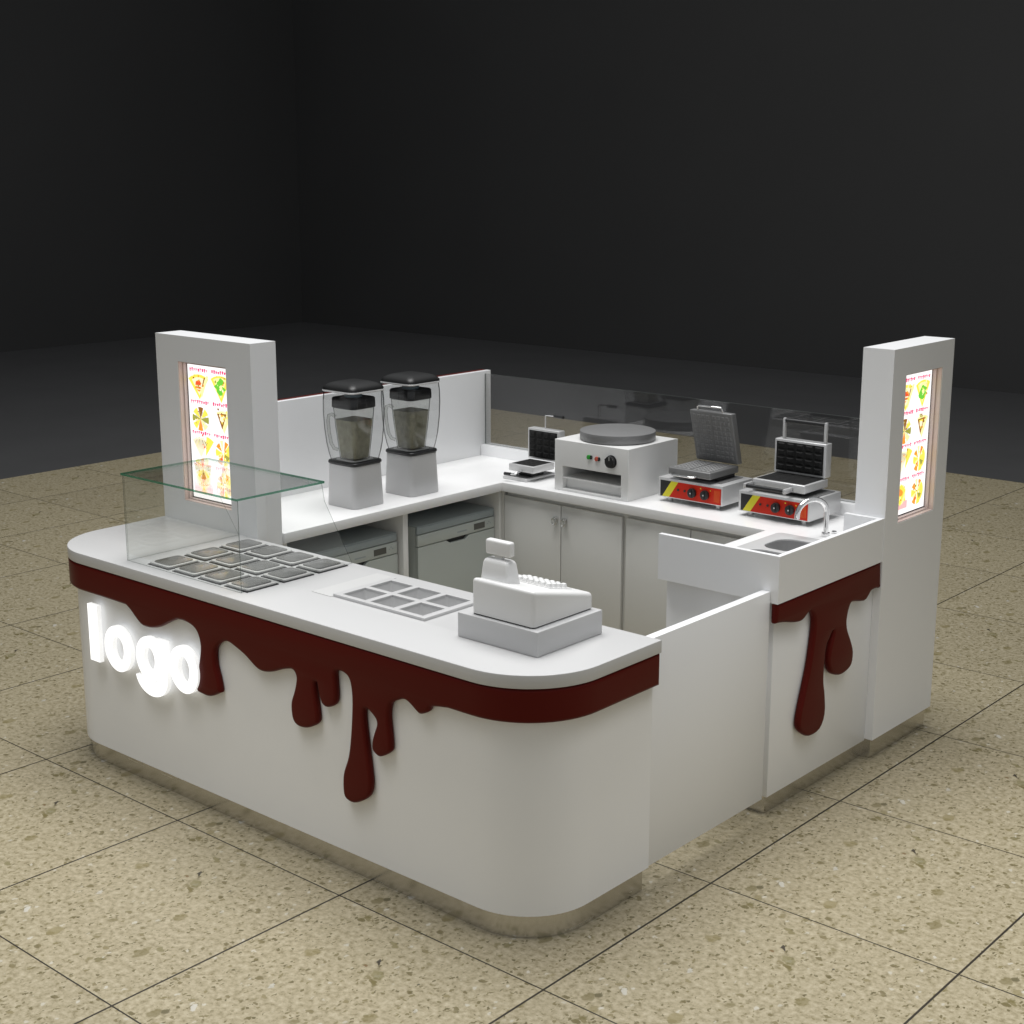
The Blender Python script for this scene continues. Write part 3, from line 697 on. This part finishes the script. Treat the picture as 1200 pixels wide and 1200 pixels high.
# compartment tray set into the worktop
tr = thing('compartment_tray', 'white six-compartment topping tray sunk into the counter beside the register', 'tray', (1.82, .55, 1.0))
cells = [(1.603 + i * .158, 1.603 + i * .158 + .130, .418 + j * .146, .418 + j * .146 + .122) for j in range(2) for i in range(3)]
bm = curve_mesh([[(1.571, .395), (2.080, .395), (2.080, .711), (1.571, .711)]] + [[(x0, y0), (x0, y1), (x1, y1), (x1, y0)] for x0, x1, y0, y1 in cells], .012, .002, 2)
for v in bm.verts: v.co.z += 1.0062
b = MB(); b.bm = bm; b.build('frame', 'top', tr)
for x0, x1, y0, y1 in cells:
    b = MB(); b.loft([[(x, y, z) for x, y in rrect(x0 - .001 + i, x1 + .001 - i, y0 - .001 + i, y1 + .001 - i, .012)] for z, i in ((1.0035, 0), (.925, .010), (.905, .018))], cap0=False); b.build('compartment', 'tub', tr)
b = MB(); b.box(1.455, 1.569, .385, .750, 1.0004, 1.0020); b.build('cover_plate', 'drawer_lt', tr)

# ------------------------------------------------------------------ cash register on its drawer
cr = thing('cash_register', 'white plastic cash register with raised customer display on its grey drawer', 'cash register', (2.497, .52, 1.0))
b = MB(); b.box(2.298, 2.678, .345, .716, 1.0003, 1.093, .004); case = b.build('drawer_case', 'drawer', cr)
b = MB(); b.box(2.31, 2.666, .7165, .722, 1.012, 1.082, .002); df = b.build('drawer_front', 'drawer', case)
b = MB(); b.cyl((2.487, .7235, 1.05), .010, .006, axis=1, seg=20); b.build('lock', 'chrome', case)
b = MB(); b.box(2.358, 2.640, .368, .688, 1.0934, 1.0985); b.build('foot', 'dark', cr)  # dark strip standing for the shaded gap between drawer and body
bm = bmesh.new(); b = MB(); b.bm = bm
b.prism([(.362, 1.0988), (.700, 1.0988), (.700, 1.155), (.362, 1.232)], 2.352, 2.647, axis=0)
bmesh.ops.bevel(bm, geom=[e for e in bm.edges if not all(v.co.z < 1.1 for v in e.verts)], offset=.016, segments=5, profile=.5, affect='EDGES')
b.build('body', 'register', cr, smooth=50)
b = MB()
def sec(z, x0, x1, y0, y1, r): return [(x, y, z) for x, y in rrect(x0, x1, y0, y1, r)]
b.loft([sec(1.195, 2.353, 2.494, .400, .478, .014), sec(1.245, 2.358, 2.488, .404, .472, .014), sec(1.282, 2.362, 2.483, .408, .467, .014), sec(1.291, 2.366, 2.479, .412, .463, .013), sec(1.296, 2.374, 2.471, .419, .456, .010)])
b.build('printer_tower', 'register', cr, smooth=60)
b = MB(); b.box(2.404, 2.440, .428, .446, 1.292, 1.322, .003); b.build('neck', 'register', cr)
b = MB(); b.box(2.366, 2.484, .420, .452, 1.310, 1.366, .009, 3); dp = b.build('customer_display', 'register', cr)
b = MB(); b.box(2.377, 2.473, .4522, .4535, 1.321, 1.355); b.build('display_glass', 'lcd', dp)
kp = MB(); kp.prism([(.529, 1.1932), (.65, 1.1656), (.65, 1.1696), (.529, 1.1972)], 2.378, 2.585, axis=0); kp = kp.build('keypad', 'register', cr)
for r_ in range(4):
    for c_ in range(7):
        yy = .535 + r_ * .028; zz = 1.1917 - (yy - .548) * .2278
        xx = 2.386 + c_ * .0275
        b = MB(); b.loft([sec(zz - .004, xx, xx + .023, yy, yy + .022, .003), sec(zz + .013, xx + .003, xx + .020, yy + .003, yy + .019, .004)]); b.build('key', 'register', kp)

# ------------------------------------------------------------------ blenders
def sq(cx, cy, w, r, z, rot=0): return [(cx + x, cy + y, z) for x, y in rrect(-w / 2, w / 2, -w / 2, w / 2, r)]
bx, by = .408, 1.605
BLAB = ('countertop blender nearer the menu tower, white base and clear sound cover', 'countertop blender nearer the back corner, white base and clear sound cover')
bl = thing('blender', BLAB[0], 'blender', (bx, by, 1.0), 'blenders on the side counter')
b = MB(); b.loft([sq(bx, by, .212, .03, 1.0005), sq(bx, by, .216, .03, 1.006), sq(bx, by, .200, .03, 1.214)]); b.build('base', 'blender_base', bl, smooth=50)
b = MB(); b.loft([sq(bx, by, .196, .028, 1.2145), sq(bx, by, .208, .03, 1.219), sq(bx, by, .208, .03, 1.227), sq(bx, by, .200, .028, 1.233)]); b.build('gasket', 'black', bl, smooth=60)
b = MB(); b.loft([sq(bx, by, .150, .03, 1.2332), sq(bx, by, .148, .03, 1.2365)]); b.build('jar_seat', 'appl', bl)
def taper(ws, r, cap0, cap1): return MB().loft([sq(bx, by, w, r * w, z) for z, w in ws], cap0=cap0, cap1=cap1)
b = taper([(1.234, .188), (1.27, .204), (1.32, .220), (1.40, .234), (1.48, .240), (1.54, .238), (1.582, .231)], .15, False, False); b.build('sound_cover', 'cover_glass', bl, smooth=70)
b = taper([(1.588, .228), (1.594, .237), (1.602, .234), (1.613, .216), (1.622, .186), (1.629, .140), (1.632, .09), (1.633, .03)], .15, True, True); b.build('cover_lid', 'lid_black', bl, smooth=40)
b = taper([(1.582, .232), (1.585, .238), (1.589, .238), (1.592, .233)], .14, False, False); b.build('cover_rim', 'rim_clear', bl, smooth=50)
b = taper([(1.237, .116), (1.30, .128), (1.40, .147), (1.505, .162)], .16, True, False); jar = b.build('jar', 'jar_glass', bl, smooth=60)
dx, dy = -.75, -.66
b = MB(); b.tube([(bx + dx * a, by + dy * a, z) for a, z in ((.092, 1.448), (.110, 1.462), (.126, 1.456), (.131, 1.43), (.127, 1.37), (.118, 1.315), (.104, 1.288), (.082, 1.280))], .0085, 12); b.build('handle', 'handle_glass', jar, smooth=70)
b = taper([(1.243, .107), (1.30, .119), (1.40, .137), (1.438, .143)], .16, True, True); b.build('drink', 'liquid', jar, smooth=60)
b = taper([(1.498, .164), (1.502, .173), (1.545, .171), (1.551, .162)], .18, True, True); ld = b.build('jar_lid', 'black', bl, smooth=50)
b = MB(); b.cyl((bx, by, 1.558), .045, .014, seg=32, bev=.003); b.build('lid_cap', 'blue', ld)
dup(bl, (.420, 1.997, 1.0), BLAB[1])

# ------------------------------------------------------------------ crepe maker
cm = thing('crepe_maker', 'white boxy crepe maker with round grey griddle on top', 'crepe maker', (1.19, 2.76, 1.0))
x0, x1, y0, y1, z0, z1 = .945, 1.430, 2.545, 2.985, 1.0005, 1.272
bm = curve_mesh([[(x0, z0), (x1, z0), (x1, z1), (x0, z1)], [(.998, 1.012), (.998, 1.133), (1.384, 1.133), (1.384, 1.012)]], y1 - y0 - .02, .002, 2)
for v in bm.verts: v.co = Vector((v.co.x, (y0 + y1 - .02) / 2 - v.co.z, v.co.y))
bmesh.ops.recalc_face_normals(bm, faces=bm.faces)
b = MB(); b.bm = bm; b.box(x0 + .003, x1 - .003, y1 - .022, y1, z0, z1 - .003); b.build('body', 'appl', cm)
b = MB(); b.box(.9985, 1.3835, y0 + .004, y1 - .023, 1.068, 1.074); b.build('shelf', 'appl', cm)
b = MB(); b.box(.9985, 1.3835, y0 + .035, y0 + .045, 1.0125, 1.0675); b.build('lower_panel', 'appl', cm)
gcx, gcy = 1.20, 2.757
b = MB(); b.cyl((gcx, gcy, 1.2735), .19, .003, seg=64); b.build('griddle_seat', 'dark', cm)
b = MB(); b.cyl((gcx, gcy, 1.2985), .200, .046, seg=96, bev=.003); b.build('griddle', 'disk', cm)
for xx, zz, mm in ((1.176, 1.203, 'green_lamp'), (1.228, 1.200, 'red_lamp')):
    b = MB(); b.cyl((xx, y0 - .004, zz), .0115, .010, axis=1, seg=20, bev=.002); o = b.build('indicator_lamp', mm, cm); o['label'] = ('green' if 'green' in mm else 'red') + ' indicator lamp'
    b = MB(); b.cyl((xx + .013, y0 - .003, zz), .010, .008, axis=1, seg=20, bev=.002); b.build('bezel', 'black', o)
b = MB(); b.cyl((1.322, y0 - .010, 1.197), .030, .022, axis=1, seg=36, bev=.003); b.cyl((1.322, y0 - .002, 1.197), .034, .005, axis=1, seg=36); kb = b.build('knob', 'black', cm)
b = MB(); b.box(1.320, 1.324, y0 - .0222, y0 - .0212, 1.205, 1.224); b.build('pointer', 'pan_rim', kb)

# ------------------------------------------------------------------ waffle makers
def grid_plate(b, x0, x1, y0, y1, z, nx, ny, h, mat=0, face='z'):
    gw = .18
    px, py = (x1 - x0) / nx, (y1 - y0) / ny
    for i in range(nx):
        for j in range(ny):
            xa, xb = x0 + (i + gw / 2) * px, x0 + (i + 1 - gw / 2) * px; ya, yb = y0 + (j + gw / 2) * py, y0 + (j + 1 - gw / 2) * py
            k = .2
            xm, ym = (xb - xa) * k, (yb - ya) * k
            if face == 'z': A = [(xa, ya, z), (xb, ya, z), (xb, yb, z), (xa, yb, z)]; B = [(xa + xm, ya + ym, z + h), (xb - xm, ya + ym, z + h), (xb - xm, yb - ym, z + h), (xa + xm, yb - ym, z + h)]
            else: A = [(xa, z, ya), (xb, z, ya), (xb, z, yb), (xa, z, yb)]; B = [(xa + xm, z - h, ya + ym), (xb - xm, z - h, ya + ym), (xb - xm, z - h, yb - ym), (xa + xm, z - h, yb - ym)]
            b.loft([A, B], mat=mat, cap0=False)
def ctrl_base(t, x0, x1, y0, y1, zb, zt):
    b = MB(); b.box(x0, x1, y0, y1, zb, zt, .003)
    b.build('base', 'steel_x', t)
    for xx in (x0 + .05, x1 - .05):
        for yy in (y0 + .04, y1 - .04):
            b = MB(); b.cyl((xx, yy, (1.0004 + zb) / 2), .012, zb - 1.0004, seg=16); b.build('foot', 'steel_x', t)
    # printed control panel: black, yellow stripe, red field
    a, c = x0 + .014, x1 - .008; zl, zh = zb + .005, zt - .014; w = c - a; sl = .055; f = y0 - .0012
    b = MB()
    b.poly([(a, f, zl), (a + .012, f, zl), (a + .012 + sl, f, zh), (a, f, zh)], 0)
    b.poly([(a + .012, f, zl), (a + .055, f, zl), (a + .055 + sl, f, zh), (a + .012 + sl, f, zh)], 1)
    b.poly([(a + .055, f, zl), (c, f, zl), (c, f, zh), (a + .055 + sl, f, zh)], 2)
    for k in range(5): b.poly([(c - .040 + k * .007, f - .0004, zl + .012), (c - .0385 + k * .007, f - .0004, zl + .012), (c - .0385 + k * .007, f - .0004, zh - .012), (c - .040 + k * .007, f - .0004, zh - .012)], 3)
    b.poly([(a + w * .66, f - .0004, zh - .016), (a + w * .68, f - .0004, zh - .016), (a + w * .68, f - .0004, zh - .010), (a + w * .66, f - .0004, zh - .010)], 1)
    b.poly([(a + w * .82, f - .0004, zh - .020), (a + w * .835, f - .0004, zh - .020), (a + w * .835, f - .0004, zh - .014), (a + w * .82, f - .0004, zh - .014)], 1)
    cp = b.build('control_panel', ['black', 'yellow', 'red', 'orange'], t, smooth=0)
    zc = (zl + zh) / 2
    for u in (.54, .75):
        b = MB(); b.cyl((a + w * u, f - .009, zc), .024, .016, axis=1, seg=32, bev=.003); b.box(a + w * u - .004, a + w * u + .004, f - .022, f - .016, zc - .018, zc + .018, .001); k_ = b.build('knob', 'black', cp)
        b = MB(); b.cyl((a + w * u, f - .0225, zc), .004, .002, axis=1, seg=12); b.build('knob_dot', 'steel_x', k_)
    for u in (.30, .41):
        b = MB(); b.cyl((a + w * u, f - .002, zc + .002), .006, .004, axis=1, seg=16); b.build('indicator_lamp', 'dark', cp)
def top_pit(t, x0, x1, y0, y1, z):
    b = MB(); b.box(x0, x1, y0, y1, z + .0003, z + .003); b.build('base_tray', 'greyiron', t)

# C: black plates, open
wc = thing('waffle_maker', 'open waffle maker with black plates and bar handle, next to the tap', 'waffle maker', (2.21, 2.82, 1.0), 'waffle makers on the back counter')
ctrl_base(wc, 2.012, 2.407, 2.672, 2.975, 1.024, 1.126); top_pit(wc, 2.06, 2.39, 2.72, 2.945, 1.126)
b = MB(); b.box(2.12, 2.32, 2.74, 2.90, 1.129, 1.152, .004); b.build('column', 'dark', wc)
b = MB(); b.box(2.068, 2.360, 2.702, 2.925, 1.148, 1.189, .005, 3); lp = b.build('lower_plate', 'steel_x', wc)
b = MB(); b.box(2.082, 2.346, 2.718, 2.912, 1.1893, 1.1905); grid_plate(b, 2.084, 2.344, 2.720, 2.910, 1.1905, 5, 4, .003); b.build('waffle_grid', 'iron', lp)
for xx in (2.062, 2.282):
    b = MB(); b.box(xx, xx + .014, 2.628, 2.700, 1.150, 1.174, .003); b.build('handle_bracket', 'steel_x', lp)
b = MB(); b.cyl((2.179, 2.642, 1.162), .0105, .206, axis=0, seg=20); b.build('grip', 'black', lp)
b = MB(); b.box(2.072, 2.358, 2.893, 2.952, 1.194, 1.363, .005, 3); up = b.build('upper_plate', 'steel_x', wc)
b = MB(); b.box(2.084, 2.346, 2.8915, 2.8928, 1.206, 1.351); grid_plate(b, 2.086, 2.344, 1.208, 1.349, 2.8915, 5, 4, .005, face='y'); b.build('waffle_grid', 'iron', up)
for xx in (2.105, 2.334):
    b = MB(); b.box(xx, xx + .014, 2.905, 2.925, 1.358, 1.466, .004); b.build('handle_bracket', 'steel_x', up)
b = MB(); b.cyl((2.2265, 2.914, 1.454), .0115, .214, axis=0, seg=20); b.build('grip', 'black', up)

# B: grey plates, open, wire loop handles
wb = thing('waffle_maker', 'open waffle maker with tall grey double plates and wire handles', 'waffle maker', (1.72, 2.82, 1.0), 'waffle makers on the back counter')
ctrl_base(wb, 1.522, 1.912, 2.682, 2.965, 1.024, 1.126); top_pit(wb, 1.58, 1.87, 2.73, 2.935, 1.126)
b = MB(); b.box(1.62, 1.83, 2.76, 2.92, 1.129, 1.155, .004); b.build('column', 'dark', wb)
b = MB(); b.box(1.588, 1.842, 2.672, 2.935, 1.150, 1.186, .006, 3); lp = b.build('lower_plate', 'greyiron', wb)
for xa, xb in ((1.602, 1.711), (1.719, 1.828)):
    b = MB(); b.box(xa, xb, 2.69, 2.918, 1.1862, 1.1872); grid_plate(b, xa + .002, xb - .002, 2.692, 2.916, 1.1872, 4, 9, .003); b.build('waffle_grid', 'greyiron', lp)
b = MB(); b.tube([(1.625, 2.672, 1.160), (1.625, 2.645, 1.158), (1.635, 2.638, 1.157), (1.755, 2.638, 1.157), (1.765, 2.645, 1.158), (1.765, 2.672, 1.160)], .005, 10); b.build('handle', 'chrome', lp, smooth=60)
UP = lambda x, d, h: (x, 2.908 + d - .0 * h, 1.196 + h)
b = MB(); b.box(1.592, 1.846, 2.918, 2.962, 1.192, 1.462, .006, 3); up = b.build('upper_plate', 'greyiron', wb)
for xa, xb in ((1.606, 1.715), (1.723, 1.832)):
    b = MB(); b.box(xa, xb, 2.9166, 2.9176, 1.206, 1.448); grid_plate(b, xa + .002, xb - .002, 1.208, 1.446, 2.9166, 4, 9, .003, face='y'); b.build('waffle_grid', 'greyiron', up)
b = MB(); b.tube([(1.635, 2.93, 1.460), (1.637, 2.93, 1.480), (1.645, 2.93, 1.487), (1.778, 2.93, 1.487), (1.786, 2.93, 1.480), (1.788, 2.93, 1.460)], .005, 10); b.build('handle', 'chrome', up, smooth=60)
for o_ in (up, *up.children):
    for v in o_.data.vertices:
        h = v.co.z + 1.0 - 1.192; v.co.y -= h * .28

# A: small black plates, low base, in the corner
wa_ = thing('waffle_maker', 'small open waffle maker with black plates, in the corner left of the crepe maker', 'waffle maker', (.66, 2.70, 1.0), 'waffle makers on the back counter')
b = MB(); b.box(.552, .722, 2.572, 2.83, 1.0004, 1.016, .003); b.build('base', 'steel_x', wa_)
b = MB(); b.box(.566, .708, 2.59, 2.81, 1.0162, 1.0185); b.build('base_tray', 'greyiron', wa_)  # dark tray colour also stands for the shadow of the lower plate
b = MB(); b.box(.61, .70, 2.64, 2.75, 1.0185, 1.05, .004); b.build('column', 'dark', wa_)
b = MB(); b.box(.578, .756, 2.592, 2.772, 1.048, 1.086, .005, 3); lp = b.build('lower_plate', 'steel_x', wa_)
b = MB(); b.box(.590, .744, 2.606, 2.760, 1.0863, 1.0873); grid_plate(b, .592, .742, 2.608, 2.758, 1.0873, 4, 4, .003); b.build('waffle_grid', 'iron', lp)
b = MB(); b.tube([(.675, 2.595, 1.056), (.675, 2.545, 1.050), (.675, 2.538, 1.045), (.640, 2.535, 1.042)], .005, 10); hd = b.build('handle', 'chrome', lp, smooth=60)
b = MB(); b.tube([(.642, 2.535, 1.042), (.60, 2.533, 1.040)], .009, 12); b.build('grip', 'black', hd)
b = MB(); b.box(.566, .790, 2.768, 2.822, 1.090, 1.262, .005, 3); up = b.build('upper_plate', 'steel_x', wa_)
b = MB(); b.box(.578, .778, 2.7664, 2.7676, 1.100, 1.250); grid_plate(b, .580, .776, 1.102, 1.248, 2.7664, 4, 4, .005, face='y'); b.build('waffle_grid', 'iron', up)
b = MB(); b.tube([(.668, 2.80, 1.26), (.668, 2.80, 1.332), (.672, 2.80, 1.338), (.735, 2.80, 1.338)], .0045, 10); hd = b.build('handle', 'chrome', up, smooth=60)
b = MB(); b.tube([(.730, 2.80, 1.338), (.795, 2.80, 1.337)], .009, 12); b.build('grip', 'black', hd)
